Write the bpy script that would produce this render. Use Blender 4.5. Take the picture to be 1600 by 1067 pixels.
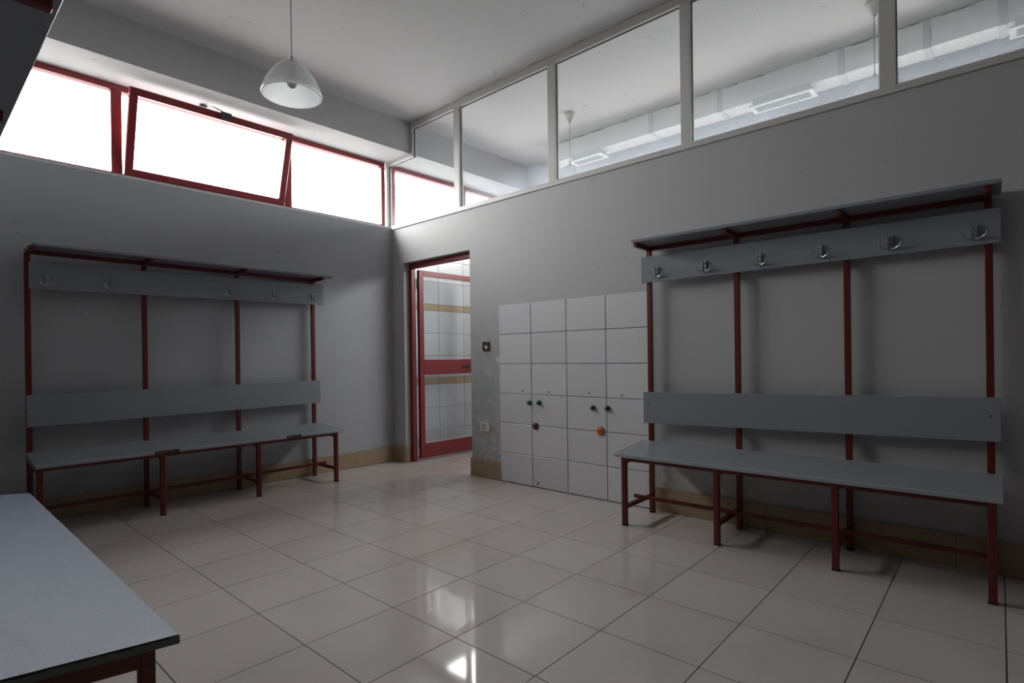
import bpy, bmesh, math, random
from mathutils import Vector, Matrix

for o in list(bpy.data.objects):
    bpy.data.objects.remove(o, do_unlink=True)
scene = bpy.context.scene
COL = scene.collection
random.seed(7)

# ------------------------------------------------------------------ camera
# origin = floor corner of window wall and glazed partition; +X along the partition, room at y<0
cam_d = bpy.data.cameras.new('camera')
cam = bpy.data.objects.new('camera', cam_d)
COL.objects.link(cam)
cr = Vector((0.74711594, 0.66456138, -0.01326435))
cu = Vector((0.00897559, 0.0098672, 0.99991103))
cf = Vector((-0.66463314, 0.74716853, -0.00140711))
M = Matrix((cr, cu, -cf)).transposed().to_4x4()
M.translation = Vector((4.8043, -3.5131, 1.0725))
cam.matrix_world = M
cam_d.sensor_width = 36.0
cam_d.lens = 856.742 / 1600 * 36
cam_d.shift_y = 26.79 / 1600
cam_d.clip_start = 0.02
scene.camera = cam

# ------------------------------------------------------------------ sky, exposure
SKY = 9.0
world = bpy.data.worlds.new('overcast_sky')
scene.world = world
world.use_nodes = True
bg = world.node_tree.nodes['Background']
bg.inputs['Color'].default_value = (1.0, 0.99, 0.985, 1)
bg.inputs['Strength'].default_value = SKY
vs = scene.view_settings
vs.view_transform = 'Standard'
vs.look = 'None'
vs.gamma = 1.0
vs.use_curve_mapping = False
vs.exposure = 1.13

# ------------------------------------------------------------------ dimensions
CEIL = 3.48
LA = -0.0239158                       # the window wall is not quite square to the partition
NL = Vector((math.cos(LA), math.sin(LA), 0))      # out of the window wall into the room
DV = Vector((math.sin(LA), -math.cos(LA), 0))     # along the window wall, from the corner towards the camera
def lw(v, w, z): return DV * v + NL * w + Vector((0, 0, z))
X_END = 8.8
Y_BACK = -3.545
Y_FAR = 1.82
WT = 0.15                              # partition thickness
DX0, DX1, DH = 0.19, 1.175, 2.07       # door opening
SILL_L, SILL_R = 2.472, 2.44
BEAM_W, BEAM_Z = 0.332, 3.165

def portal(name, v0, v1, z0, z1, w):
    ld = bpy.data.lights.new(name, 'AREA')
    ld.shape = 'RECTANGLE'
    ld.size, ld.size_y = abs(v1 - v0), abs(z1 - z0)
    ld.cycles.is_portal = True
    o = bpy.data.objects.new(name, ld)
    COL.objects.link(o)
    m = Matrix((DV, Vector((0, 0, 1)), -NL)).transposed()   # light shines along -Z = +NL
    if m.determinant() < 0:
        m = Matrix((-DV, Vector((0, 0, 1)), -NL)).transposed()
    m = m.to_4x4()
    m.translation = lw((v0 + v1) / 2, w, (z0 + z1) / 2)
    o.matrix_world = m
portal('window_daylight', 0.0, 3.5, 2.48, 3.16, -0.17)
portal('corridor_daylight', -1.8, -0.02, 2.48, 3.16, -0.17)
ld = bpy.data.lights.new('far_daylight', 'AREA')
ld.shape = 'RECTANGLE'; ld.size, ld.size_y = 4.45, 0.66
ld.cycles.is_portal = True
po = bpy.data.objects.new('far_daylight', ld)
COL.objects.link(po)
po.location = (2.975, 2.0, 2.73)
po.rotation_euler = (-math.pi / 2, 0, 0)           # faces -Y

# ------------------------------------------------------------------ materials
def new_mat(name):
    m = bpy.data.materials.new(name)
    m.use_nodes = True
    nt = m.node_tree
    b = nt.nodes['Principled BSDF']
    return m, nt, b
def node(nt, kind, **kw):
    n = nt.nodes.new(kind)
    for k, v in kw.items():
        setattr(n, k, v)
    return n
def setin(n, **kw):
    for k, v in kw.items():
        n.inputs[k.replace('_', ' ')].default_value = v
def coords(nt, kind='Object'):
    return node(nt, 'ShaderNodeTexCoord').outputs[kind]
def noise(nt, vec, scale, detail=4, rough=0.55):
    n = node(nt, 'ShaderNodeTexNoise')
    n.inputs['Scale'].default_value = scale
    n.inputs['Detail'].default_value = detail
    n.inputs['Roughness'].default_value = rough
    nt.links.new(vec, n.inputs['Vector'])
    return n.outputs['Fac']
def ramp(nt, fac, stops):
    r = node(nt, 'ShaderNodeValToRGB')
    el = r.color_ramp.elements
    while len(el) < len(stops):
        el.new(0.5)
    for e, (p, c) in zip(el, stops):
        e.position = p
        e.color = (c, c, c, 1) if isinstance(c, (int, float)) else (*c, 1)
    nt.links.new(fac, r.inputs['Fac'])
    return r.outputs['Color']
def mixc(nt, fac, a, b, blend='MIX'):
    n = node(nt, 'ShaderNodeMix', data_type='RGBA', blend_type=blend)
    for sock, v in ((n.inputs['Factor'], fac), (n.inputs[6], a), (n.inputs[7], b)):
        if hasattr(v, 'links') or hasattr(v, 'is_output'):
            nt.links.new(v, sock)
        else:
            sock.default_value = v if isinstance(v, (int, float)) else (*v, 1)
    return n.outputs[2]
def mth(nt, op, a, b=None, clamp=False):
    n = node(nt, 'ShaderNodeMath', operation=op, use_clamp=clamp)
    for i, v in enumerate((a, b)):
        if v is None: continue
        if hasattr(v, 'is_output'):
            nt.links.new(v, n.inputs[i])
        else:
            n.inputs[i].default_value = v
    return n.outputs[0]
def sep(nt, vec):
    n = node(nt, 'ShaderNodeSeparateXYZ')
    nt.links.new(vec, n.inputs[0])
    return n.outputs
def smooth(nt, val, lo, hi):
    n = node(nt, 'ShaderNodeMapRange', interpolation_type='SMOOTHSTEP')
    nt.links.new(val, n.inputs['Value'])
    n.inputs['From Min'].default_value = lo
    n.inputs['From Max'].default_value = hi
    return n.outputs['Result']
def bump(nt, b, height, strength, dist=0.001):
    n = node(nt, 'ShaderNodeBump')
    n.inputs['Strength'].default_value = strength
    n.inputs['Distance'].default_value = dist
    nt.links.new(height, n.inputs['Height'])
    nt.links.new(n.outputs['Normal'], b.inputs['Normal'])
def simple(name, col, rough=0.5, metal=0.0, var=0.08, scale=18, spec=0.5, bmp=0.0, bscale=200):
    m, nt, b = new_mat(name)
    c = coords(nt)
    f = noise(nt, c, scale)
    dark = tuple(x * (1 - var) for x in col)
    lite = tuple(min(1, x * (1 + var)) for x in col)
    nt.links.new(mixc(nt, f, dark, lite), b.inputs['Base Color'])
    setin(b, Roughness=rough, Metallic=metal)
    b.inputs['Specular IOR Level'].default_value = spec
    if bmp:
        bump(nt, b, noise(nt, c, bscale, 3), bmp)
    return m

def paint(name, col, stain_door=False):
    m, nt, b = new_mat(name)
    c = coords(nt, 'Object')
    big = noise(nt, c, 1.3, 5)
    base = mixc(nt, big, tuple(x * 0.95 for x in col), tuple(x * 1.04 for x in col))
    # small scuffs and dirty specks
    sp = ramp(nt, noise(nt, c, 26, 2), [(0.0, 0.0), (0.66, 0.0), (0.71, 1.0)])
    area = ramp(nt, noise(nt, c, 2.1, 3), [(0.0, 0.0), (0.52, 0.0), (0.66, 0.7)])
    base = mixc(nt, mth(nt, 'MULTIPLY', sp, area), base, tuple(x * 0.45 for x in col))
    if stain_door:
        X, Y, Z = sep(nt, c)
        reg = mth(nt, 'MULTIPLY', smooth(nt, X, 1.1, 1.25), smooth(nt, X, 1.75, 1.45))
        reg = mth(nt, 'MULTIPLY', reg, smooth(nt, Z, 1.75, 0.75))
        blot = ramp(nt, noise(nt, c, 7, 6, 0.65), [(0.36, 0.0), (0.6, 1.0)])
        base = mixc(nt, mth(nt, 'MULTIPLY', mth(nt, 'MULTIPLY', reg, blot), 0.75), base, (0.33, 0.36, 0.37))
        # flaked plaster round the socket and above the skirting
        reg2 = mth(nt, 'MULTIPLY', mth(nt, 'MULTIPLY', smooth(nt, X, 1.22, 1.4), smooth(nt, X, 1.7, 1.55)), smooth(nt, Z, 0.62, 0.3))
        flake = ramp(nt, noise(nt, c, 17, 5, 0.7), [(0.5, 0.0), (0.56, 1.0)])
        base = mixc(nt, mth(nt, 'MULTIPLY', mth(nt, 'MULTIPLY', reg2, flake), 0.8), base, (0.62, 0.58, 0.52))
        vor = node(nt, 'ShaderNodeTexVoronoi', feature='DISTANCE_TO_EDGE')
        vor.inputs['Scale'].default_value = 9
        nt.links.new(c, vor.inputs['Vector'])
        crk = ramp(nt, vor.outputs['Distance'], [(0.0, 1.0), (0.025, 0.0)])
        base = mixc(nt, mth(nt, 'MULTIPLY', mth(nt, 'MULTIPLY', reg, crk), 0.35), base, (0.2, 0.21, 0.21))
    nt.links.new(base, b.inputs['Base Color'])
    setin(b, Roughness=0.62)
    b.inputs['Specular IOR Level'].default_value = 0.3
    bump(nt, b, noise(nt, c, 160, 3), 0.12, 0.002)
    return m

MAT = {}
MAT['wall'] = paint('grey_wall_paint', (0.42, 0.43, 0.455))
MAT['wall_dim'] = paint('dimmed_unseen_wall_grey', (0.20, 0.20, 0.205))  # unseen back and side walls, darkened so less light bounces into the room
MAT['wall_r'] = paint('grey_partition_paint', (0.51, 0.505, 0.51), True)
MAT['ceil'] = paint('white_ceiling_paint', (0.70, 0.685, 0.69))
MAT['beam'] = paint('white_beam_paint', (0.50, 0.50, 0.51))
MAT['far'] = paint('white_corridor_paint', (0.72, 0.74, 0.77))
MAT['red'] = simple('red_enamel_paint', (0.125, 0.014, 0.011), 0.42, var=0.25, scale=30, bmp=0.1)
MAT['redframe'] = simple('red_frame_paint', (0.23, 0.024, 0.028), 0.35, var=0.1, scale=12)
MAT['chrome'] = simple('chrome_metal', (0.62, 0.62, 0.63), 0.14, 1.0, 0.05)
MAT['alu'] = simple('white_aluminium', (0.62, 0.61, 0.595), 0.4, var=0.06, scale=6)
MAT['black'] = simple('black_rubber', (0.012, 0.012, 0.013), 0.6)
MAT['grout'] = simple('dark_grout', (0.035, 0.03, 0.028), 0.9)
MAT['wgrout'] = simple('grey_wall_grout', (0.12, 0.115, 0.115), 0.9)
MAT['sill'] = simple('pale_stone_sill', (0.6, 0.6, 0.62), 0.4)
MAT['plastic'] = simple('ivory_plastic', (0.66, 0.64, 0.60), 0.4, var=0.05)
MAT['brown'] = simple('worn_chipboard', (0.10, 0.055, 0.04), 0.8, var=0.4, scale=60)
MAT['green'] = simple('green_plastic', (0.01, 0.12, 0.055), 0.35)
MAT['orange'] = simple('orange_plastic', (0.50, 0.15, 0.035), 0.5, var=0.35, scale=120)
MAT['rust'] = simple('dark_brown_plastic', (0.085, 0.028, 0.014), 0.5, var=0.4, scale=120)
MAT['duct'] = simple('white_duct_sheet', (0.80, 0.80, 0.79), 0.45, var=0.04, scale=3)
MAT['ductface'] = simple('pale_grey_duct_side', (0.62, 0.64, 0.66), 0.5, var=0.06, scale=4)
MAT['dark'] = simple('dark_slot', (0.05, 0.055, 0.06), 0.6)
MAT['ground'] = simple('asphalt_ground', (0.20, 0.20, 0.195), 0.9, scale=2)
MAT['brass'] = simple('brass_screw', (0.45, 0.33, 0.12), 0.4, 0.8)

def laminate(name, col, dust):
    m, nt, b = new_mat(name)
    c = coords(nt)
    f = noise(nt, c, 90, 3)
    base = mixc(nt, f, tuple(x * 0.93 for x in col), tuple(x * 1.05 for x in col))
    blot = ramp(nt, noise(nt, c, 5, 5, 0.6), [(0.35, 0.0), (0.75, 1.0)])
    base = mixc(nt, mth(nt, 'MULTIPLY', blot, 0.22), base, tuple(x * 0.8 for x in col))
    r = 0.27
    if dust:
        spk = ramp(nt, noise(nt, c, 320, 2), [(0.45, 0.0), (0.75, 1.0)])
        sm = node(nt, 'ShaderNodeMapping')
        sm.inputs['Scale'].default_value = (1.5, 9, 1)
        nt.links.new(c, sm.inputs['Vector'])
        smear = ramp(nt, noise(nt, sm.outputs['Vector'], 4, 5, 0.6), [(0.3, 0.25), (0.75, 1.0)])
        base = mixc(nt, mth(nt, 'MULTIPLY', mth(nt, 'MULTIPLY', spk, smear), 0.45), base, (0.48, 0.52, 0.62))
        nt.links.new(ramp(nt, smear, [(0.0, 0.38), (1.0, 0.55)]), b.inputs['Roughness'])
        bump(nt, b, spk, 0.1, 0.0006)
    else:
        b.inputs['Roughness'].default_value = r
    nt.links.new(base, b.inputs['Base Color'])
    return m
MAT['lam'] = laminate('grey_laminate_board', (0.285, 0.30, 0.335), False)
MAT['lamdust'] = laminate('dusty_grey_laminate', (0.15, 0.182, 0.272), True)
MAT['lamedge'] = simple('pale_laminate_edge', (0.36, 0.375, 0.40), 0.4, var=0.05)
def endgrain():
    m, nt, b = new_mat('dark_board_edge')
    c = coords(nt)
    base = mixc(nt, noise(nt, c, 40, 4), (0.11, 0.115, 0.115), (0.2, 0.2, 0.195))
    chip = ramp(nt, noise(nt, c, 14, 4), [(0.55, 0.0), (0.62, 0.6)])
    nt.links.new(mixc(nt, chip, base, (0.27, 0.22, 0.18)), b.inputs['Base Color'])
    setin(b, Roughness=0.7)
    return m
MAT['endgrain'] = endgrain()

def floor_tile_mat():
    m, nt, b = new_mat('cream_glazed_floor_tile')
    c = coords(nt)
    oi = node(nt, 'ShaderNodeObjectInfo')
    base = mixc(nt, oi.outputs['Random'], (0.585, 0.535, 0.51), (0.63, 0.58, 0.555))
    base = mixc(nt, mth(nt, 'MULTIPLY', noise(nt, c, 30, 3), 0.12), base, (0.40, 0.37, 0.35))
    wn = node(nt, 'ShaderNodeNewGeometry')
    gp = wn.outputs['Position']
    dirt = ramp(nt, noise(nt, gp, 2.2, 5, 0.6), [(0.5, 0.0), (0.8, 0.35)])
    base = mixc(nt, dirt, base, (0.40, 0.375, 0.355))
    nt.links.new(base, b.inputs['Base Color'])
    nt.links.new(ramp(nt, noise(nt, gp, 3.5, 4), [(0.3, 0.035), (0.75, 0.08)]), b.inputs['Roughness'])
    b.inputs['Specular IOR Level'].default_value = 0.5
    return m
MAT['ftile'] = floor_tile_mat()
def wall_tile_mat():
    m, nt, b = new_mat('white_glazed_wall_tile')
    c = coords(nt)
    oi = node(nt, 'ShaderNodeObjectInfo')
    base = mixc(nt, oi.outputs['Random'], (0.70, 0.695, 0.72), (0.75, 0.745, 0.77))
    nt.links.new(base, b.inputs['Base Color'])
    setin(b, Roughness=0.22)
    bump(nt, b, noise(nt, c, 7, 2), 0.06, 0.01)
    return m
MAT['wtile'] = wall_tile_mat()
MAT['band'] = simple('beige_border_tile', (0.52, 0.38, 0.22), 0.25, var=0.12, scale=25)
def skirting_mat():
    m, nt, b = new_mat('beige_grained_skirting')
    g = node(nt, 'ShaderNodeNewGeometry').outputs['Position']
    mp = node(nt, 'ShaderNodeMapping')
    mp.inputs['Scale'].default_value = (2.0, 2.0, 26)
    nt.links.new(g, mp.inputs['Vector'])
    f = noise(nt, mp.outputs['Vector'], 2.2, 5, 0.6)
    nt.links.new(mixc(nt, f, (0.30, 0.205, 0.125), (0.47, 0.35, 0.235)), b.inputs['Base Color'])
    setin(b, Roughness=0.3)
    return m
MAT['skirt'] = skirting_mat()

def schlick(nt, f0):
    lwt = node(nt, 'ShaderNodeLayerWeight')
    return mth(nt, 'ADD', mth(nt, 'MULTIPLY', mth(nt, 'POWER', lwt.outputs['Facing'], 5.0), 1 - f0), f0)
def glass_mat(name, tint, dirt_lo=0.0, z0=None, z1=None, streak=0.0):
    """thin pane: see-through with Fresnel reflection, plus a film of dust that scatters light"""
    m = bpy.data.materials.new(name)
    m.use_nodes = True
    nt = m.node_tree
    nt.nodes.remove(nt.nodes['Principled BSDF'])
    out = nt.nodes['Material Output']
    tr = node(nt, 'ShaderNodeBsdfTransparent')
    tr.inputs['Color'].default_value = (*tint, 1)
    gl = node(nt, 'ShaderNodeBsdfGlossy')
    gl.inputs['Roughness'].default_value = 0.02
    mx = node(nt, 'ShaderNodeMixShader')
    nt.links.new(schlick(nt, 0.035), mx.inputs[0])
    nt.links.new(tr.outputs[0], mx.inputs[1])
    nt.links.new(gl.outputs[0], mx.inputs[2])
    last = mx.outputs[0]
    if dirt_lo or z0 is not None:
        c = coords(nt)
        X, Y, Z = sep(nt, c)
        df = node(nt, 'ShaderNodeBsdfDiffuse')
        df.inputs['Color'].default_value = (0.66, 0.70, 0.78, 1)
        tl = node(nt, 'ShaderNodeBsdfTranslucent')
        tl.inputs['Color'].default_value = (0.66, 0.70, 0.78, 1)
        ad = node(nt, 'ShaderNodeMixShader')
        ad.inputs[0].default_value = 0.5
        nt.links.new(df.outputs[0], ad.inputs[1])
        nt.links.new(tl.outputs[0], ad.inputs[2])
        mp = node(nt, 'ShaderNodeMapping')
        mp.inputs['Scale'].default_value = (120, 120, 60)
        nt.links.new(c, mp.inputs['Vector'])
        fine = ramp(nt, noise(nt, mp.outputs['Vector'], 1.5, 4, 0.7), [(0.38, 0.3), (0.52, 0.6), (0.72, 1.25)])
        big = ramp(nt, noise(nt, c, 3.0, 4), [(0.3, 0.5), (0.7, 1.0)])
        low = smooth(nt, Z, z1, z0)
        low = mth(nt, 'MULTIPLY', mth(nt, 'POWER', low, 1.5), 0.46)
        amt = mth(nt, 'ADD', low, dirt_lo)
        amt = mth(nt, 'MULTIPLY', mth(nt, 'MULTIPLY', amt, fine), big)
        spl = node(nt, 'ShaderNodeTexVoronoi')
        spl.inputs['Scale'].default_value = 7
        nt.links.new(c, spl.inputs['Vector'])
        spot = ramp(nt, spl.outputs['Distance'], [(0.0, 0.35), (0.045, 0.0)])
        amt = mth(nt, 'ADD', amt, spot, True)
        m2 = node(nt, 'ShaderNodeMixShader')
        nt.links.new(amt, m2.inputs[0])
        nt.links.new(last, m2.inputs[1])
        nt.links.new(ad.outputs[0], m2.inputs[2])
        last = m2.outputs[0]
    nt.links.new(last, out.inputs['Surface'])
    return m
MAT['glass'] = glass_mat('clear_window_glass', (0.97, 0.985, 0.98))
MAT['dirty'] = glass_mat('dusty_partition_glass', (0.96, 0.975, 0.975), 0.04, 2.46, 2.84)
MAT['doorglass'] = glass_mat('door_glass', (0.95, 0.97, 0.97))
def shade_mat():
    m = bpy.data.materials.new('frosted_milk_glass')
    m.use_nodes = True
    nt = m.node_tree
    nt.nodes.remove(nt.nodes['Principled BSDF'])
    out = nt.nodes['Material Output']
    c = coords(nt)
    X, Y, Z = sep(nt, c)
    dirt = mth(nt, 'MULTIPLY', ramp(nt, noise(nt, c, 30, 4), [(0.5, 0.0), (0.66, 0.6)]), smooth(nt, Z, 0.12, 0.2))
    col = mixc(nt, dirt, (0.80, 0.80, 0.81), (0.2, 0.2, 0.19))
    df = node(nt, 'ShaderNodeBsdfDiffuse'); nt.links.new(col, df.inputs['Color'])
    tl = node(nt, 'ShaderNodeBsdfTranslucent'); nt.links.new(col, tl.inputs['Color'])
    tp = node(nt, 'ShaderNodeBsdfTransparent')
    gl = node(nt, 'ShaderNodeBsdfGlossy'); gl.inputs['Roughness'].default_value = 0.12
    a = node(nt, 'ShaderNodeMixShader'); a.inputs[0].default_value = 0.5
    nt.links.new(df.outputs[0], a.inputs[1]); nt.links.new(tl.outputs[0], a.inputs[2])
    b2 = node(nt, 'ShaderNodeMixShader'); b2.inputs[0].default_value = 0.3
    nt.links.new(a.outputs[0], b2.inputs[1]); nt.links.new(tp.outputs[0], b2.inputs[2])
    d = node(nt, 'ShaderNodeMixShader'); nt.links.new(schlick(nt, 0.04), d.inputs[0])
    nt.links.new(b2.outputs[0], d.inputs[1]); nt.links.new(gl.outputs[0], d.inputs[2])
    nt.links.new(d.outputs[0], out.inputs['Surface'])
    return m
MAT['shade'] = shade_mat()
MAT['bulb'] = simple('frosted_bulb', (0.55, 0.54, 0.54), 0.35, var=0.03)
MAT['cord'] = simple('grey_cord', (0.30, 0.30, 0.29), 0.6)

# ------------------------------------------------------------------ mesh helpers
class MB:
    def __init__(self):
        self.bm = bmesh.new()
    def hexa(self, p, mi=0):
        """eight corners: bottom 0-3 (ccw), top 4-7"""
        v = [self.bm.verts.new(q) for q in p]
        for f in ((3, 2, 1, 0), (4, 5, 6, 7), (0, 1, 5, 4), (1, 2, 6, 5), (2, 3, 7, 6), (3, 0, 4, 7)):
            self.bm.faces.new([v[i] for i in f]).material_index = mi
        return self
    def box(self, x0, x1, y0, y1, z0, z1, fn=None, mi=0):
        p = [(x0, y0, z0), (x1, y0, z0), (x1, y1, z0), (x0, y1, z0), (x0, y0, z1), (x1, y0, z1), (x1, y1, z1), (x0, y1, z1)]
        if fn: p = [fn(*q) for q in p]
        return self.hexa(p, mi)
    def bar(self, a, b, w, h, up=(0, 0, 1)):
        a, b = Vector(a), Vector(b)
        d = (b - a).normalized()
        s = d.cross(Vector(up)).normalized() * (w / 2)
        u = s.cross(d).normalized() * (h / 2)
        return self.hexa([a - s - u, b - s - u, b + s - u, a + s - u, a - s + u, b - s + u, b + s + u, a + s + u])
    def tube(self, pts, r, seg=8, cap=True):
        pts = [Vector(p) for p in pts]
        rings = []
        for i, p in enumerate(pts):
            d = (pts[min(i + 1, len(pts) - 1)] - pts[max(i - 1, 0)]).normalized()
            ref = Vector((0, 0, 1)) if abs(d.z) < 0.9 else Vector((1, 0, 0))
            s = d.cross(ref).normalized(); u = s.cross(d)
            rr = r[i] if isinstance(r, (list, tuple)) else r
            rings.append([self.bm.verts.new(p + (s * math.cos(t) + u * math.sin(t)) * rr) for t in [2 * math.pi * k / seg for k in range(seg)]])
        for A, B in zip(rings, rings[1:]):
            for k in range(seg):
                f = self.bm.faces.new((A[k], A[(k + 1) % seg], B[(k + 1) % seg], B[k])); f.smooth = True
        if cap:
            self.bm.faces.new(rings[0][::-1]); self.bm.faces.new(rings[-1])
        return self
    def lathe(self, prof, seg=40, axis='z', origin=(0, 0, 0), close=False):
        o = Vector(origin)
        rings = []
        for r, h in prof:
            ring = []
            for k in range(seg):
                t = 2 * math.pi * k / seg
                q = Vector((r * math.cos(t), r * math.sin(t), h)) if axis == 'z' else Vector((r * math.cos(t), -h, r * math.sin(t)))
                ring.append(self.bm.verts.new(o + q))
            rings.append(ring)
        for A, B in zip(rings, rings[1:]):
            for k in range(seg):
                f = self.bm.faces.new((A[k], A[(k + 1) % seg], B[(k + 1) % seg], B[k])); f.smooth = True
        if close:
            self.bm.faces.new(rings[0][::-1]); self.bm.faces.new(rings[-1])
        return self
    def bevel(self, w, seg=1):
        bmesh.ops.recalc_face_normals(self.bm, faces=self.bm.faces)
        bmesh.ops.bevel(self.bm, geom=list(self.bm.edges), offset=w, segments=seg, affect='EDGES', clamp_overlap=True)
        return self
    def mesh(self, name, mats):
        bmesh.ops.recalc_face_normals(self.bm, faces=self.bm.faces)
        me = bpy.data.meshes.new(name)
        self.bm.to_mesh(me)
        self.bm.free()
        for m in (mats if isinstance(mats, (list, tuple)) else [mats]):
            me.materials.append(MAT[m] if isinstance(m, str) else m)
        return me
    def build(self, name, mats, parent=None, loc=None):
        return link(name, self.mesh(name, mats), parent, loc)
def link(name, data, parent=None, loc=None, rot=None):
    o = bpy.data.objects.new(name, data)
    COL.objects.link(o)
    o.parent = parent
    if loc is not None: o.location = loc
    if rot is not None: o.rotation_euler = rot
    return o
def tag(o, label, cat, group=None, kind=None):
    o['label'] = label
    o['category'] = cat
    if group: o['group'] = group
    if kind: o['kind'] = kind
    return o
def thing(name, label, cat, loc=(0, 0, 0), rotz=0.0, group=None, kind=None):
    o = link(name, None, None, loc, (0, 0, rotz))
    o.empty_display_size = 0.1
    return tag(o, label, cat, group, kind)
def struct(o, label, cat):
    return tag(o, label, cat, None, 'structure')

# ------------------------------------------------------------------ setting: floor and its tiles
fl = MB().box(-0.3, X_END + 0.2, -4.75, Y_FAR + 0.2, -0.12, -0.004).build('floor', 'grout')
struct(fl, 'floor of large glossy cream tiles with thin dark joints', 'floor')
TX, TY, GX, GY = 0.395584, 0.404516, 3.22998, -2.90203
JG = 0.0020
tile_cache = {}
def floor_tile(x0, x1, y0, y1):
    w, d = x1 - x0 - 2 * JG, y1 - y0 - 2 * JG
    if w < 0.02 or d < 0.02: return
    key = (round(w, 3), round(d, 3))
    if key not in tile_cache:
        m = MB()
        t = 0.0
        hx, hy = w / 2, d / 2
        lo = [m.bm.verts.new(q) for q in ((-hx, -hy, -.004), (hx, -hy, -.004), (hx, hy, -.004), (-hx, hy, -.004))]
        hi = [m.bm.verts.new(q) for q in ((-hx, -hy, t), (hx, -hy, t), (hx, hy, t), (-hx, hy, t))]
        for A, B in ((lo, hi),):
            for k in range(4):
                m.bm.faces.new((A[k], A[(k + 1) % 4], B[(k + 1) % 4], B[k]))
        m.bm.faces.new(hi)
        m.bm.faces.new(lo[::-1])
        tile_cache[key] = m.mesh('floor_tile', 'ftile')
    link('floor_tile', tile_cache[key], fl, ((x0 + x1) / 2, (y0 + y1) / 2, 0))
def tiles_in(rx0, rx1, ry0, ry1):
    for i in range(-12, 14):
        for j in range(-8, 16):
            x0, x1 = max(GX + i * TX, rx0), min(GX + (i + 1) * TX, rx1)
            y0, y1 = max(GY + j * TY, ry0), min(GY + (j + 1) * TY, ry1)
            if x1 - x0 > 0.02 and y1 - y0 > 0.02:
                floor_tile(x0, x1, y0, y1)
Y7, Y8 = GY + 7 * TY, GY + 8 * TY
tiles_in(-0.08, 7.2, Y_BACK, Y7)
tiles_in(3.75, 6.0, -4.6, Y_BACK)
tiles_in(0.0, DX0, Y7, 0.0)
tiles_in(DX1, 7.2, Y7, 0.0)
tiles_in(DX0, DX1, Y7, Y8)
tiles_in(0.0, 2.4, Y8, Y_FAR)
tiles_in(0.0, DX0, WT, Y8)
tiles_in(DX1, 2.4, WT, Y8)

# ------------------------------------------------------------------ setting: ceiling and walls
c = MB().box(-0.4, X_END + 0.2, -4.75, Y_FAR + 0.2, CEIL, CEIL + 0.15).build('ceiling', 'ceil')
struct(c, 'white painted ceiling over the changing room and the corridor', 'ceiling')

def crack(x0, x1, y, z, parent, seed, vertical=False):
    rnd = random.Random(seed)
    m = MB()
    n = 9
    A, B = [], []
    for k in range(n + 1):
        x = x0 + (x1 - x0) * k / n
        o = rnd.uniform(-.003, .003)
        w = rnd.uniform(.0008, .0035) if 0 < k < n else .0004
        if vertical:
            A.append(m.bm.verts.new((x, y, z + o - w))); B.append(m.bm.verts.new((x, y, z + o + w)))
        else:
            A.append(m.bm.verts.new((x, y + o - w, z))); B.append(m.bm.verts.new((x, y + o + w, z)))
    for k in range(n):
        m.bm.faces.new((A[k], A[k + 1], B[k + 1], B[k]))
    return m.build('crack', 'dark', parent)
for k, (a, b) in enumerate(((0.55, 0.68), (0.82, 0.95), (1.12, 1.42), (1.5, 1.62), (1.9, 2.05), (2.35, 2.5), (2.75, 3.0))):
    crack(a, b, -0.022, CEIL - 0.0006, c, k)

V_BACK, V_FAR = 3.8, -1.95
wl = MB().box(V_FAR, V_BACK, -0.26, 0.0, 0.0, SILL_L - 0.022, lw).box(V_FAR, V_BACK, -0.26, -0.17, BEAM_Z, CEIL, lw)
wl = wl.build('wall_left', 'wall')
struct(wl, 'grey painted outer wall below the strip window', 'wall')
MB().box(V_FAR, V_BACK, -0.17, BEAM_W, BEAM_Z, CEIL - 0.001, lw).build('beam', 'beam', wl)
MB().box(0.0, V_BACK, -0.2, 0.004, SILL_L - 0.022, SILL_L, lw).build('window_sill', 'sill', wl)
MB().box(V_FAR, -0.05, -0.2, 0.004, SILL_L - 0.022, SILL_L, lw).build('window_sill', 'sill', wl)
# solid piers closing the window strip at its ends
MB().box(3.52, V_BACK, -0.26, 0.0, SILL_L, BEAM_Z, lw).box(V_FAR, -1.82, -0.26, 0.0, SILL_L, BEAM_Z, lw).build('pier', 'wall', wl)

wr = MB()
wr.box(0.001, DX0, 0, WT, 0, SILL_R).box(DX0, DX1, 0, WT, DH, SILL_R).box(DX1, X_END, 0, WT, 0, SILL_R)
wr = wr.build('wall_right', 'wall_r')
struct(wr, 'grey painted partition wall with the doorway and a tiled patch', 'wall')

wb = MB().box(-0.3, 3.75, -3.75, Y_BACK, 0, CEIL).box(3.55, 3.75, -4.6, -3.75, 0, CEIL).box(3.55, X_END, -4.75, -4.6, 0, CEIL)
struct(wb.build('wall_back', 'wall_dim'), 'grey wall behind the nearest bench, stepping back beside the camera', 'wall')
struct(MB().box(X_END, X_END + 0.15, -4.75, Y_FAR, 0, CEIL).build('wall_side', 'wall_dim'), 'grey end wall out of view to the right', 'wall')
FX0, FX1, FZ0, FZ1 = 0.75, 5.2, 2.4, 3.06     # opening added in the far wall to light the corridor, hidden from here below the screen's sill line
wf = MB().box(-0.1, X_END + 0.15, Y_FAR, Y_FAR + 0.15, 0, FZ0).box(-0.1, X_END + 0.15, Y_FAR, Y_FAR + 0.15, FZ1, CEIL)
wf.box(-0.1, FX0, Y_FAR, Y_FAR + 0.15, FZ0, FZ1).box(FX1, X_END + 0.15, Y_FAR, Y_FAR + 0.15, FZ0, FZ1)
wf = wf.build('wall_far', 'far')
struct(wf, 'pale far wall of the corridor seen through the partition glazing', 'wall')
struct(MB().box(-40, 46, -40, 42, -0.5, -0.3).build('ground', 'ground'), 'grey asphalt ground outside the window', 'ground')

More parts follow.
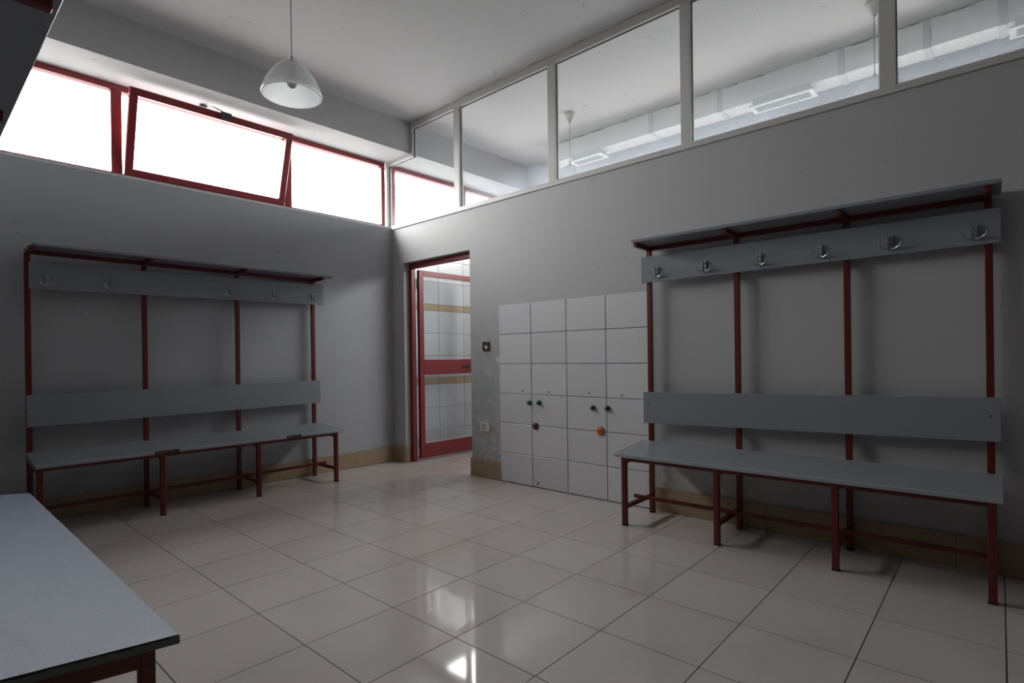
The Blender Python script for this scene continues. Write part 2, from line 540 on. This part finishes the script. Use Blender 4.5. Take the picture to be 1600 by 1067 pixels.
# white tiles on the partition
PX0, PW, PH = 1.541, 0.3605, 0.2545
def wall_tile_mesh(w, h, t, mat, name):
    m = MB()
    c = 0.0025
    hx, hz = w / 2, h / 2
    A = [m.bm.verts.new(q) for q in ((-hx, 0, -hz), (hx, 0, -hz), (hx, 0, hz), (-hx, 0, hz))]
    B = [m.bm.verts.new(q) for q in ((-hx, -t + 0.0025, -hz), (hx, -t + 0.0025, -hz), (hx, -t + 0.0025, hz), (-hx, -t + 0.0025, hz))]
    C = [m.bm.verts.new(q) for q in ((-hx + c, -t, -hz + c), (hx - c, -t, -hz + c), (hx - c, -t, hz - c), (-hx + c, -t, hz - c))]
    for P, Q in ((A, B), (B, C)):
        for k in range(4):
            m.bm.faces.new((P[k], P[(k + 1) % 4], Q[(k + 1) % 4], Q[k]))
    m.bm.faces.new(C)
    m.bm.faces.new(A[::-1])
    return m.mesh(name, mat)
MB().box(PX0 + 0.002, PX0 + 4 * PW - 0.002, -0.0075, 0, 0.004, 6 * PH + 0.002).build('tile_bed', 'wgrout', wr)
tm = wall_tile_mesh(PW - 0.0045, PH - 0.0045, 0.012, 'wtile', 'wall_tile')
for r in range(6):
    for q in range(4):
        link('wall_tile', tm, wr, (PX0 + (q + 0.5) * PW, 0, 0.004 + (r + 0.5) * PH))
for x, z in ((1.806, 0.792), (2.084, 0.793), (2.469, 0.797), (2.753, 0.788)):
    MB().lathe([(0.0, 0.0125), (0.006, 0.0125), (0.0075, 0.012)], 10, 'y', (x, 0, z)).build('screw_hole', 'dark', wr)
ch = MB()
ch.bm.faces.new([ch.bm.verts.new((1.959 + a, -0.0123, 0.036 + b)) for a, b in ((-.022, -.015), (-.006, .003), (-.002, .022), (.008, .012), (.004, 0), (.02, -.014), (.002, -.004))])
ch.build('tile_chip', 'dark', wr)
# flaked plaster patches on the partition
def flake(x, z, r, seed):
    rnd = random.Random(seed)
    m = MB()
    pts = [(x + math.cos(t) * r * rnd.uniform(.6, 1.1), z + math.sin(t) * r * rnd.uniform(.6, 1.2)) for t in [k * math.pi / 5 for k in range(10)]]
    f = [m.bm.verts.new((a, -0.0016, b)) for a, b in pts]
    g = [m.bm.verts.new((a * .98 + x * .02, 0, b * .98 + z * .02)) for a, b in pts]
    m.bm.faces.new(f)
    for k in range(10):
        m.bm.faces.new((f[k], g[k], g[(k + 1) % 10], f[(k + 1) % 10]))
    m.build('plaster_flake', 'plastic', wr)
for k, (x, z, r) in enumerate(((1.515, 1.06, 0.03), (1.53, 0.9, 0.014), (3.075, 0.235, 0.035), (3.24, 0.25, 0.02), (3.47, 0.2, 0.02), (3.64, 0.21, 0.022))):
    flake(x, z, r, k)

# white and beige tiles on the corridor side of the outer wall
zr = [(0.004, 0.27, 0), (0.27, 0.525, 0), (0.525, 0.785, 0), (0.785, 0.864, 1), (0.864, 1.11, 0), (1.11, 1.36, 0), (1.36, 1.616, 0), (1.616, 1.688, 1), (1.688, 1.94, 0), (1.94, 2.195, 0), (2.195, 2.448, 0)]
MB().box(-1.8, -0.16, 0.0, 0.012, 0.0, 2.449, lw).build('tile_bed', 'wgrout', wl)
ct = {}
for (z0, z1, k) in zr:
    for q in range(-1, 5):
        v0, v1 = -0.605 + 0.375 * 1 - 0.375 * q, -0.605 - 0.375 * q
        v0, v1 = min(v0, -0.16), max(v1, -1.79)
        if v0 - v1 < 0.04: continue
        key = (round(v0 - v1, 3), round(z1 - z0, 3), k)
        if key not in ct:
            ct[key] = wall_tile_mesh(v0 - v1 - 0.003, z1 - z0 - 0.003, 0.018, 'band' if k else 'wtile', 'border_tile' if k else 'wall_tile')
        p = lw((v0 + v1) / 2, 0.002, (z0 + z1) / 2)
        link('border_tile' if k else 'wall_tile', ct[key], wl, p, (0, 0, math.pi / 2 + LA))

# ------------------------------------------------------------------ skirting
bl = MB().box(0.012, V_BACK - 0.3, 0.0, 0.006, 0.0, 0.15, lw).build('baseboard_left', 'wgrout')
struct(bl, 'beige grained skirting tiles along the outer wall', 'baseboard')
v = 0.016
while v < 3.5:
    v1 = min(v + 0.45, 3.5)
    MB().box(v + 0.001, v1 - 0.001, 0.0, 0.013, 0.002, 0.155, lw).bevel(0.0015).build('skirting_tile', 'skirt', bl)
    v = v1
br = MB().box(0.014, DX0, -0.006, 0, 0.0, 0.15).box(DX1, PX0, -0.006, 0, 0, 0.15).box(PX0 + 4 * PW, X_END, -0.006, 0, 0, 0.15).build('baseboard_right', 'wgrout')
struct(br, 'beige grained skirting tiles along the partition wall', 'baseboard')
def skirt_run(x0, x1, first=0.45):
    x = x0
    L = first
    while x < x1 - 0.01:
        xe = min(x + L, x1)
        MB().box(x + 0.001, xe - 0.001, -0.014, 0.0, 0.002, 0.165).bevel(0.0015).build('skirting_tile', 'skirt', br)
        x = xe; L = 0.45
skirt_run(0.0145, DX0 + 0.004)
skirt_run(DX1 - 0.012, PX0, 0.15)
skirt_run(PX0 + 4 * PW, X_END, 0.30 + 0.45)
MB().box(DX0, DX0 + 0.012, -0.002, 0.058, 0.002, 0.165).bevel(0.0015).build('skirting_tile', 'skirt', br)
MB().box(DX1 - 0.013, DX1, -0.002, 0.058, 0.002, 0.165).bevel(0.0015).build('skirting_tile', 'skirt', br)

# ------------------------------------------------------------------ window_1: the red strip window of the room
W0, W1 = -0.13, -0.07
def frame_box(v0, v1, z0, z1, w0=W0, w1=W1):
    return MB().box(v0, v1, w0, w1, z0, z1, lw).bevel(0.004)
win = thing('window_1', 'strip window with red frame and a tilted open middle sash', 'window', kind='structure')
ZB, ZT = SILL_L + 0.001, BEAM_Z - 0.001
frame_box(0.03, 3.52, ZT - 0.044, ZT).build('head_rail', 'redframe', win)
frame_box(0.03, 3.52, ZB, ZB + 0.030).build('bottom_rail', 'redframe', win)
for v0, v1 in ((0.03, 0.075), (1.05, 1.12), (2.362, 2.432), (3.47, 3.52)):
    frame_box(v0, v1, ZB + 0.030, ZT - 0.044).build('mullion', 'redframe', win)
for v0, v1 in ((0.075, 1.05), (2.432, 3.47)):
    MB().box(v0, v1, -0.103, -0.097, ZB + 0.030, ZT - 0.044, lw).build('pane', 'glass', win)
# tilted sash: hinged along its bottom edge
sash = link('sash', None, win)
th = math.radians(18.5)
def sw(v, d, h):     # d depth in the sash, h height in the sash
    return lw(v, -0.088 + d * math.cos(th) + h * math.sin(th), ZB + 0.033 + h * math.cos(th) - d * math.sin(th))
SV0, SV1, SH = 1.128, 2.353, 0.63
MB().box(SV0, SV1, -0.02, 0.025, SH - 0.055, SH, sw).bevel(0.004).build('sash_rail', 'redframe', sash)
MB().box(SV0, SV1, -0.02, 0.025, 0, 0.05, sw).bevel(0.004).build('sash_rail', 'redframe', sash)
MB().box(SV0, SV0 + 0.055, -0.02, 0.025, 0.05, SH - 0.055, sw).bevel(0.004).build('sash_stile', 'redframe', sash)
MB().box(SV1 - 0.055, SV1, -0.02, 0.025, 0.05, SH - 0.055, sw).bevel(0.004).build('sash_stile', 'redframe', sash)
MB().box(SV0 + 0.055, SV1 - 0.055, -0.003, 0.003, 0.05, SH - 0.055, sw).build('pane', 'glass', sash)
MB().box(1.655, 1.735, 0.025, 0.045, SH - 0.045, SH + 0.012, sw).bevel(0.004).build('latch', 'dark', sash)
MB().tube([sw(1.72, 0.03, SH + 0.012), sw(1.78, 0.0, SH + 0.028), lw(1.83, 0.02, BEAM_Z - 0.012)], 0.005).build('stay_arm', 'chrome', sash)
MB().box(1.81, 1.85, -0.0, 0.04, BEAM_Z - 0.02, BEAM_Z, lw).build('stay_bracket', 'dark', sash)
# window_3: the same strip going on in the corridor
win3 = thing('window_3', 'red framed strip window of the corridor seen through dusty glass', 'window', kind='structure')
frame_box(-1.82, -0.06, ZT - 0.044, ZT).build('head_rail', 'redframe', win3)
frame_box(-1.82, -0.06, ZB, ZB + 0.030).build('bottom_rail', 'redframe', win3)
for v0, v1 in ((-0.1, -0.06), (-1.13, -1.07), (-1.82, -1.77)):
    frame_box(v0, v1, ZB + 0.030, ZT - 0.044).build('mullion', 'redframe', win3)
for v0, v1 in ((-1.07, -0.1), (-1.77, -1.13)):
    MB().box(v0, v1, -0.103, -0.097, ZB + 0.030, ZT - 0.044, lw).build('pane', 'glass', win3)

# unseen_window_4: out of view, added to light the corridor and the wall by the door
win4 = thing('unseen_window_4', 'unseen red framed strip window added in the far wall to light the corridor', 'window', kind='structure')
for z0, z1 in ((FZ0, FZ0 + 0.05), (FZ1 - 0.05, FZ1)):
    MB().box(FX0, FX1, Y_FAR + 0.06, Y_FAR + 0.12, z0, z1).bevel(0.004).build('rail', 'redframe', win4)
fm = [FX0 + k * (FX1 - FX0 - 0.05) / 5 for k in range(6)]
for x in fm:
    MB().box(x, x + 0.05, Y_FAR + 0.06, Y_FAR + 0.12, FZ0 + 0.05, FZ1 - 0.05).bevel(0.004).build('mullion', 'redframe', win4)
for a, b in zip(fm, fm[1:]):
    MB().box(a + 0.05, b, Y_FAR + 0.087, Y_FAR + 0.093, FZ0 + 0.05, FZ1 - 0.05).build('pane', 'glass', win4)

# ------------------------------------------------------------------ window_2: white glazed screen on top of the partition
part = thing('window_2', 'white aluminium screen of dusty panes on top of the partition', 'window', kind='structure')
GY0, GY1 = -0.004, 0.05
ZG0, ZG1 = 2.482, 3.42
def abox(x0, x1, z0, z1, y0=GY0, y1=GY1, bev=0.002):
    return MB().box(x0, x1, y0, y1, z0, z1).bevel(bev)
abox(-0.1, X_END, SILL_R + 0.002, ZG0, -0.012).build('bottom_rail', 'alu', part)
abox(BEAM_W + 0.004, X_END, ZG1, CEIL - 0.001).build('top_rail', 'alu', part)
abox(BEAM_W + 0.004, BEAM_W + 0.034, BEAM_Z - 0.035, ZG1).build('jamb', 'alu', part)
abox(-0.1, BEAM_W + 0.004, BEAM_Z - 0.035, BEAM_Z - 0.002).build('step_rail', 'alu', part)
abox(-0.1, -0.068, ZG0, BEAM_Z - 0.035).build('jamb', 'alu', part)
mull = [(0.981, 1.053), (2.10, 2.171), (3.221, 3.292), (4.335, 4.41), (5.45, 5.52)]
mull.append((6.56, 6.63))
mull.append((7.67, 7.74))
for a, b in mull:
    abox(a, b, ZG0, ZG1).build('mullion', 'alu', part)
edges = [(-0.068, 0.981)] + [(mull[k][1], mull[k + 1][0]) for k in range(6)] + [(7.74, X_END)]
for k, (a, b) in enumerate(edges):
    if k == 0:
        pts = [(a, ZG0), (b, ZG0), (b, ZG1), (BEAM_W + 0.034, ZG1), (BEAM_W + 0.034, BEAM_Z - 0.035), (a, BEAM_Z - 0.035)]
    else:
        pts = [(a, ZG0), (b, ZG0), (b, ZG1), (a, ZG1)]
    m = MB()
    F = [m.bm.verts.new((x, 0.031, z)) for x, z in pts]
    B = [m.bm.verts.new((x, 0.036, z)) for x, z in pts]
    m.bm.faces.new(F); m.bm.faces.new(B[::-1])
    n = len(pts)
    for i in range(n):
        m.bm.faces.new((F[i], B[i], B[(i + 1) % n], F[(i + 1) % n]))
    m.build('pane', 'dirty', part)
    # black gasket lining the reveal
    g = MB()
    for i in range(n):
        (x0, z0), (x1, z1) = pts[i], pts[(i + 1) % n]
        g.box(min(x0, x1) - (0.004 if x0 == x1 else 0), max(x0, x1) + (0.004 if x0 == x1 else 0), 0.022, 0.030,
              min(z0, z1) - (0.004 if z0 == z1 else 0), max(z0, z1) + (0.004 if z0 == z1 else 0))
    g.build('gasket', 'black', part)

# ------------------------------------------------------------------ door_1
door = thing('door_1', 'red framed half-glazed door standing open into the corridor', 'door', (0, 0, 0), kind='structure')
FY0, FY1 = 0.062, 0.115
df = [(DX0, DX0 + 0.05, 0.002, DH - 0.055), (DX1 - 0.05, DX1, 0.002, DH - 0.055), (DX0, DX1, DH - 0.055, DH - 0.001)]
for n_, (a, b, z0, z1) in zip(('jamb', 'jamb', 'head'), df):
    MB().box(a, b, FY0, FY1, z0, z1).bevel(0.004).build(n_, 'redframe', door)
leaf = link('leaf', None, door, (DX0 + 0.062, 0.135, 0), (0, 0, math.radians(88.0)))
LWD, LT = 0.85, 0.04     # leaf local: x along leaf, y thickness (towards -y = room side face at local -y)
def lbox(x0, x1, z0, z1, y0=-0.02, y1=0.02): return MB().box(x0, x1, y0, y1, z0, z1).bevel(0.003)
lbox(0.0, 0.06, 0.03, 2.005).build('stile', 'redframe', leaf)
lbox(LWD - 0.10, LWD, 0.03, 2.005).build('stile', 'redframe', leaf)
lbox(0.06, LWD - 0.10, 1.948, 2.005).build('rail', 'redframe', leaf)
lbox(0.06, LWD - 0.10, 0.906, 1.066).build('rail', 'redframe', leaf)
lbox(0.06, LWD - 0.10, 0.03, 0.185).build('rail', 'redframe', leaf)
for z0, z1 in ((0.185, 0.906), (1.066, 1.948)):
    MB().box(0.06, LWD - 0.10, -0.003, 0.003, z0, z1).build('pane', 'doorglass', leaf)
    g = MB()
    for (a, b, c0, c1) in ((0.06, 0.066, z0, z1), (LWD - 0.106, LWD - 0.10, z0, z1), (0.066, LWD - 0.106, z0, z0 + 0.006), (0.066, LWD - 0.106, z1 - 0.006, z1)):
        g.box(a, b, -0.012, -0.004, c0, c1)
    g.build('glazing_bead', 'alu', leaf)
hd = MB().box(LWD - 0.205, LWD - 0.165, -0.028, -0.02, 0.965, 1.005).bevel(0.003)
hd = hd.build('handle_plate', 'black', leaf)
MB().tube([(LWD - 0.185, -0.026, 0.985), (LWD - 0.185, -0.06, 0.985), (LWD - 0.20, -0.068, 0.985), (LWD - 0.29, -0.066, 0.982), (LWD - 0.30, -0.066, 0.976)], 0.009).build('lever', 'black', hd)
for z in (0.2, 1.86):
    MB().tube([(-0.012, -0.004, z - 0.05), (-0.012, -0.004, z + 0.05)], 0.009, 10).build('hinge', 'black', leaf)

# ------------------------------------------------------------------ bench units
RED = 0.030
def hook_meshes():
    p = MB()
    p.box(-0.012, 0.012, 0, 0.003, -0.006, 0.064)
    p.box(-0.012, -0.0092, 0.003, 0.016, -0.006, 0.062)
    p.box(0.0092, 0.012, 0.003, 0.016, -0.006, 0.062)
    p.box(-0.0092, 0.0092, 0.003, 0.014, -0.006, -0.003)
    plate = p.mesh('coat_hook', 'chrome')
    pr = []
    for s in (-1, 1):
        q = MB()
        pts = []
        for k in range(9):
            t = k / 8
            ang = -math.pi / 2 + t * math.pi * 0.52
            pts.append((s * (0.006 + 0.042 * math.cos(ang)), 0.010 + 0.026 * t, 0.026 + 0.030 * math.sin(ang)))
        q.tube(pts, [0.0045] * 8 + [0.0065], 8)
        pr.append(q.mesh('prong', 'chrome'))
    sc = MB().lathe([(0, 0.004), (0.003, 0.004), (0.0035, 0.003)], 8, 'y').mesh('screw', 'dark')
    return plate, pr, sc
HOOK, PRONG, SCREW = hook_meshes()

def bench_unit(name, label, loc, rotz, L, posts, hookbd, backbd, shelf, hooks, missing=(), seat_mat='lam', chips=(), end_worn=None, zs=1.838, SB=0.42):
    u = thing(name, label, 'bench', loc, rotz, 'changing room benches with hook boards')
    z_f, z_r = 0.455, 0.493
    B_R, B_F = 0.063, 0.448
    def seat_z(b): return z_r + (z_f - z_r) * (b - B_R) / (B_F - B_R)
    # posts, legs, side rails, struts, brackets
    for a in posts:
        MB().box(a - .015, a + .015, 0.03, 0.06, 0.0, zs - 0.046).bevel(0.002).build('post', 'red', u)
        MB().box(a - .015, a + .015, SB - .015, SB + .015, 0.0, seat_z(SB) - 0.021).bevel(0.002).build('leg', 'red', u)
        foot = MB().box(a - .0165, a + .0165, SB - .0165, SB + .0165, 0.0, 0.008).build('foot_cap', 'black', u)
        MB().box(a - .0165, a + .0165, 0.0285, 0.0615, 0.0, 0.008).build('foot_cap', 'black', u)
        MB().bar((a, 0.06, seat_z(0.06) - 0.0435), (a, SB - 0.015, seat_z(SB) - 0.0435), 0.028, 0.044).build('seat_bearer', 'red', u)
        MB().bar((a, 0.06, 0.118), (a, SB - 0.015, 0.118), 0.022, 0.025).build('strut', 'red', u)
        MB().box(a - .0125, a + .0125, 0.03, 0.245, zs - 0.046, zs - 0.018).bevel(0.002).build('bracket', 'red', u)
    a0, a1 = posts[0], posts[-1]
    for p, q in zip(posts, posts[1:]):
        MB().box(p + .015, q - .015, SB - .0125, SB + .0125, seat_z(SB) - 0.046, seat_z(SB) - 0.021).build('front_rail', 'red', u)
        MB().box(p + .0125, q - .0125, 0.032, 0.058, zs - 0.046, zs - 0.018).build('shelf_rail', 'red', u)
    MB().box(a0 - 0.02, a1 + 0.045, 0.20, 0.222, 0.1305, 0.1505).build('stretcher', 'red', u)
    # seat: a gently sloping board, front edge broken at the chips
    N = 80
    m = MB()
    rows = []
    for k in range(N + 1):
        a = L * k / N
        cut = 0.0
        for (c0, c1, dep) in chips:
            if c0 < a < c1:
                cut = dep * (0.55 + 0.45 * math.sin((a - c0) / (c1 - c0) * 9.0)) 
        bf = B_F - cut
        zr_, zf_ = z_r, seat_z(bf)
        rows.append([m.bm.verts.new(q) for q in ((a, B_R, zr_), (a, bf - .003, zf_ + .0003), (a, bf, zf_ - .003), (a, B_F - cut * 0.6, z_f - 0.021), (a, B_R, zr_ - 0.021))] + [cut > 0])
    for R0, R1 in zip(rows, rows[1:]):
        chip = R0[5] or R1[5]
        for i, mi in ((0, 0), (1, 1), (2, 1), (3, 0), (4, 0)):
            j = (i + 1) % 5
            f = m.bm.faces.new((R0[i], R1[i], R1[j], R0[j]))
            f.material_index = 2 if (chip and i in (1, 2)) else mi
    f0 = m.bm.faces.new(rows[0][:5]); f1 = m.bm.faces.new(rows[-1][:5][::-1])
    f0.material_index = f1.material_index = 1
    if end_worn is not None:
        (f1 if end_worn else f0).material_index = 3
    m.build('seat', [seat_mat, 'lamedge', 'brown', 'endgrain'], u)
    if end_worn is not None:       # ragged laminate skin overhanging the worn end
        rnd = random.Random(5)
        e = MB()
        n = 26
        top, bot = [], []
        for k in range(n + 1):
            b = B_R + (B_F - .012 - B_R) * k / n
            top.append(e.bm.verts.new((L + 0.0008, b, seat_z(b) - 0.0002)))
            bot.append(e.bm.verts.new((L + 0.0008, b, seat_z(b) - 0.0035 - rnd.uniform(0, .0035))))
        for k in range(n):
            e.bm.faces.new((top[k], top[k + 1], bot[k + 1], bot[k]))
        e.build('torn_edge_strip', 'black', u)
    # boards on the posts
    def board(nm, s0, s1, zb0, zt0, zb1, zt1):
        b0, b1 = 0.0605, 0.0785
        MB().hexa([(s0, b0, zb0), (s1, b0, zb1), (s1, b1, zb1), (s0, b1, zb0), (s0, b0, zt0), (s1, b0, zt1), (s1, b1, zt1), (s0, b1, zt0)]).bevel(0.0015).build(nm, 'lam', u)
    board('hook_board', *hookbd)
    board('backrest', *backbd)
    MB().box(shelf[0], shelf[1], 0.012, 0.262, zs - 0.018, zs).bevel(0.0015).build('shelf', 'lam', u)
    for a in (posts[0], posts[-1]):
        t = (a - backbd[0]) / (backbd[1] - backbd[0])
        zc = (backbd[2] + (backbd[4] - backbd[2]) * t) * 0.42 + (backbd[3] + (backbd[5] - backbd[3]) * t) * 0.58
        link('bolt', SCREW, u, (a, 0.0785, zc), (0, 0, math.pi)).scale = (1.4, 1, 1.4)
    for a in hooks:
        t = (a - hookbd[0]) / (hookbd[1] - hookbd[0])
        zb = hookbd[2] + (hookbd[4] - hookbd[2]) * t
        h = link('coat_hook', HOOK, u, (a, 0.0785, zb + 0.032))
        for q in PRONG:
            link('prong', q, h)
        for z in (0.02, 0.045):
            link('screw', SCREW, h, (0, 0.003, z), (0, 0, math.pi))
    for a in missing:
        for z in (0.05, 0.078):
            s = MB().lathe([(0, 0.0015), (0.005, 0.0015), (0.006, 0.0005)], 10, 'y').build('screw_hole', 'brass', u)
            s.location = (a, 0.0785, hookbd[2] + z); s.rotation_euler = (0, 0, math.pi)
    return u

# right unit: local x runs from the right end (x=4.80) towards the door
bench_unit('bench', 'red framed grey bench with hook board standing right of the white tiles', (4.806, -0.002, 0), math.pi + math.radians(0.6), 1.855,
           [0.037, 0.622, 1.209, 1.795],
           (-0.008, 1.84, 1.582, 1.746, 1.574, 1.751), (0.0, 1.836, 0.647, 0.856, 0.614, 0.826), (-0.01, 1.815),
           [0.09, 0.42, 0.745, 1.065, 1.395, 1.72])
# left unit under the window: local x runs from the corner side towards the camera
o = lw(0.868, 0.004, 0)
bench_unit('bench', 'red framed grey bench with a chipped seat edge under the strip window', o, -math.pi / 2 + LA + math.radians(1.3), 2.087,
           [0.06, 0.737, 1.405, 2.065],
           (-0.03, 2.06, 1.592, 1.778, 1.569, 1.745), (0.012, 2.08, 0.677, 0.887, 0.659, 0.870), (-0.03, 2.055),
           [0.075, 0.432, 0.80, 1.61, 1.965], (1.243,), chips=[(0.41, 0.50, 0.013), (1.32, 1.395, 0.011), (1.40, 1.45, 0.007)], zs=1.846)
# near unit
bench_unit('bench', 'dusty grey bench top in the near left corner with a shelf overhead', (1.32, -3.538, 0), 0.0, 2.086,
           [0.05, 0.66, 1.285, 2.043],
           (-0.01, 2.09, 1.582, 1.746, 1.582, 1.746), (0.0, 2.086, 0.63, 0.84, 0.63, 0.84), (0.0, 2.08),
           [0.15, 0.50, 0.86, 1.22, 1.58, 1.94], seat_mat='lamdust', end_worn=True, zs=1.838, SB=0.393)

# ------------------------------------------------------------------ pendant lamps
def pendant(label, x, y, rim_z, group):
    t = thing('pendant_lamp', label, 'lamp', (x, y, rim_z), 0, group)
    prof = []
    R_, H_ = 0.18, 0.205
    for k in range(17):
        s = k / 16
        hh = 1 - (1 - s) ** 1.8
        prof.append((max(R_ * (1 - hh ** 1.25) ** 0.5, 0.012), H_ * hh))
    prof = [(R_ - 0.004, -0.006)] + prof
    inner = [(max(r - 0.004, 0.009), h - 0.003) for r, h in prof[::-1]]
    MB().lathe(prof + inner + [prof[0]], 48).build('lamp_shade', 'shade', t)
    MB().lathe([(0.008, 0.196), (0.03, 0.193), (0.026, 0.203), (0.010, 0.215), (0.005, 0.24)], 20, close=True).build('cap', 'cord', t)
    MB().lathe([(0.018, 0.125), (0.02, 0.195), (0.012, 0.198)], 18, close=True).build('bulb_holder', 'plastic', t)
    MB().lathe([(0.0005, 0.04), (0.016, 0.044), (0.028, 0.058), (0.032, 0.075), (0.027, 0.095), (0.016, 0.112), (0.014, 0.126)], 20).build('bulb', 'bulb', t)
    MB().tube([(0, 0, 0.225), (0, 0, CEIL - rim_z - 0.05)], 0.0032).build('cord', 'cord', t)
    MB().lathe([(0.006, -0.11), (0.012, -0.10), (0.05, -0.02), (0.052, -0.001)], 20, origin=(0, 0, CEIL - rim_z), close=True).build('ceiling_rose', 'plastic', t)
    return t
pendant('milk glass pendant lamp hanging in front of the strip window', 1.54, -1.863, 2.722, 'pendant lamps')
pendant('faint pendant lamp behind the third partition pane', 1.652, 0.935, 2.76, 'pendant lamps')
pendant('pendant lamp at the top behind the fourth partition pane', 4.179, 0.977, 2.76, 'pendant lamps')

# ------------------------------------------------------------------ air duct in the corridor
duct = thing('air_duct', 'white boxed air duct with grilles along the corridor ceiling', 'duct', (0, 0, 0))
DY0, DY1, DZ = 1.462, 1.66, 3.272
segx = [0.98, 2.25, 2.93, 3.89, 4.43, 4.84, 5.6, 6.39]
for a, b in zip(segx, segx[1:]):
    MB().box(a + 0.001, b - 0.001, DY0, DY1, DZ, CEIL - 0.004, ).build('duct_section', 'duct', duct)
    if b < 6:
        MB().box(b - 0.022, b + 0.022, DY0 - 0.006, DY1 + 0.006, DZ - 0.006, CEIL - 0.006).build('duct_joint', 'ductface', duct)
for k, (a, b) in enumerate(((1.0, 1.5), (1.55, 1.72), (1.95, 2.02), (2.4, 2.55), (2.75, 2.85), (2.98, 3.1), (3.2, 3.32), (3.72, 3.8), (3.95, 4.2), (4.25, 4.4), (4.5, 4.7))):
    crack(a, b, DY0 - 0.0008, CEIL - 0.009, duct, 40 + k, True)
for a, b in ((1.30, 1.66), (3.22, 3.67), (4.90, 5.35)):
    MB().box(a, b, DY0 - 0.002, DY0 + 0.12, DZ - 0.045, DZ + 0.02).build('grille_collar', 'ductface', duct)
    g = MB()
    z0, z1 = DZ - 0.058, DZ - 0.045
    y0, y1 = DY0 - 0.03, DY0 + 0.145
    x0, x1 = a - 0.025, b + 0.025
    g.box(x0, x1, y0, y0 + 0.032, z0, z1).box(x0, x1, y1 - 0.032, y1, z0, z1).box(x0, x0 + 0.035, y0 + 0.032, y1 - 0.032, z0, z1).box(x1 - 0.035, x1, y0 + 0.032, y1 - 0.032, z0, z1)
    gr = g.build('grille_frame', 'duct', duct)
    MB().box(x0 + 0.03, x1 - 0.03, y0 + 0.03, y1 - 0.03, z1 - 0.004, z1 + 0.002).build('grille_slot', 'dark', gr)
    for k in range(3):
        yy = y0 + 0.05 + k * 0.035
        MB().bar((x0 + 0.035, yy, z0 + 0.005), (x1 - 0.035, yy, z0 + 0.005), 0.012, 0.0015, (0, 0.5, 1)).build('slat', 'ductface', gr)

# ------------------------------------------------------------------ small fittings on the partition
t = thing('switch_box', 'open switch box without cover beside the doorway', 'switch', (1.375, 0, 1.178))
g = MB()
for a, b, c0, c1 in ((-.042, .042, .03, .04), (-.042, .042, -.04, -.03), (-.042, -.032, -.03, .03), (.032, .042, -.03, .03)):
    g.box(a, b, -0.010, 0.0, c0, c1)
g.build('box_frame', 'rust', t)
MB().box(-.032, .032, -0.004, 0.0, -.03, .03).build('box_recess', 'black', t)
MB().box(-.018, .018, -0.009, -0.004, -.022, .004).bevel(0.003).build('switch_mechanism', 'plastic', t)
for s in (-1, 1):
    MB().tube([(s * .012, -0.006, .002), (s * .018, -0.012, .016), (s * .006, -0.008, .026)], 0.002, 6).build('wire', 'plastic', t)
t = thing('power_socket', 'ivory wall socket low between the doorway and the white tiles', 'socket', (1.35, 0, 0.457))
MB().box(-.06, .06, -0.011, 0.0, -.04, .04).bevel(0.003).build('cover_plate', 'plastic', t)
MB().lathe([(0.022, 0.0115), (0.024, 0.013), (0.026, 0.0112)], 24, 'y', (-.012, 0, 0), ).build('socket_ring', 'dark', t)
for dx, dz in ((-.022, 0), (-.002, 0), (-.012, .017), (-.012, -.017)):
    MB().lathe([(0.0005, 0.0118), (0.0035, 0.0118), (0.004, 0.011)], 10, 'y', (dx, 0, dz)).build('pin_hole', 'black', t)
# plugged pipe outlets
def plug(label, x, z, mat, r, d, grp):
    t = thing('pipe_plug', label, 'pipe plug', (x, -0.012, z), 0, grp)
    MB().lathe([(r * .98, 0.0), (r, d * .5), (r * .86, d), (0.001, d * 1.02)], 20, 'y').build('plug_body', mat, t)
    if mat == 'green':
        MB().lathe([(r * .5, d * .9), (r * .5, d * 1.5), (r * .35, d * 1.6), (0.001, d * 1.6)], 6, 'y').build('plug_nut', mat, t)
    else:
        MB().box(-r * .5, r * .5, -d * 1.12, -d * .95, -r * .1, r * .1).build('plug_slot', 'rust', t)
for x, z, lb in ((1.881, .698, 'leftmost green pipe plug at the joint of the first tile column'), (1.984, .703, 'green pipe plug just right of the first tile joint, above the dark brown cap'),
                 (2.507, .687, 'green pipe plug above and left of the orange cap'), (2.633, .689, 'rightmost green pipe plug on the last tile joint')):
    plug(lb, x, z, 'green', 0.021, 0.02, 'green pipe plugs on the tiles')
plug('dark brown round pipe cap on the left tile joint', 1.943, .508, 'rust', 0.031, 0.012, 'round pipe caps on the tiles')
plug('orange round pipe cap below the right pair of green plugs', 2.57, .518, 'orange', 0.033, 0.012, 'round pipe caps on the tiles')
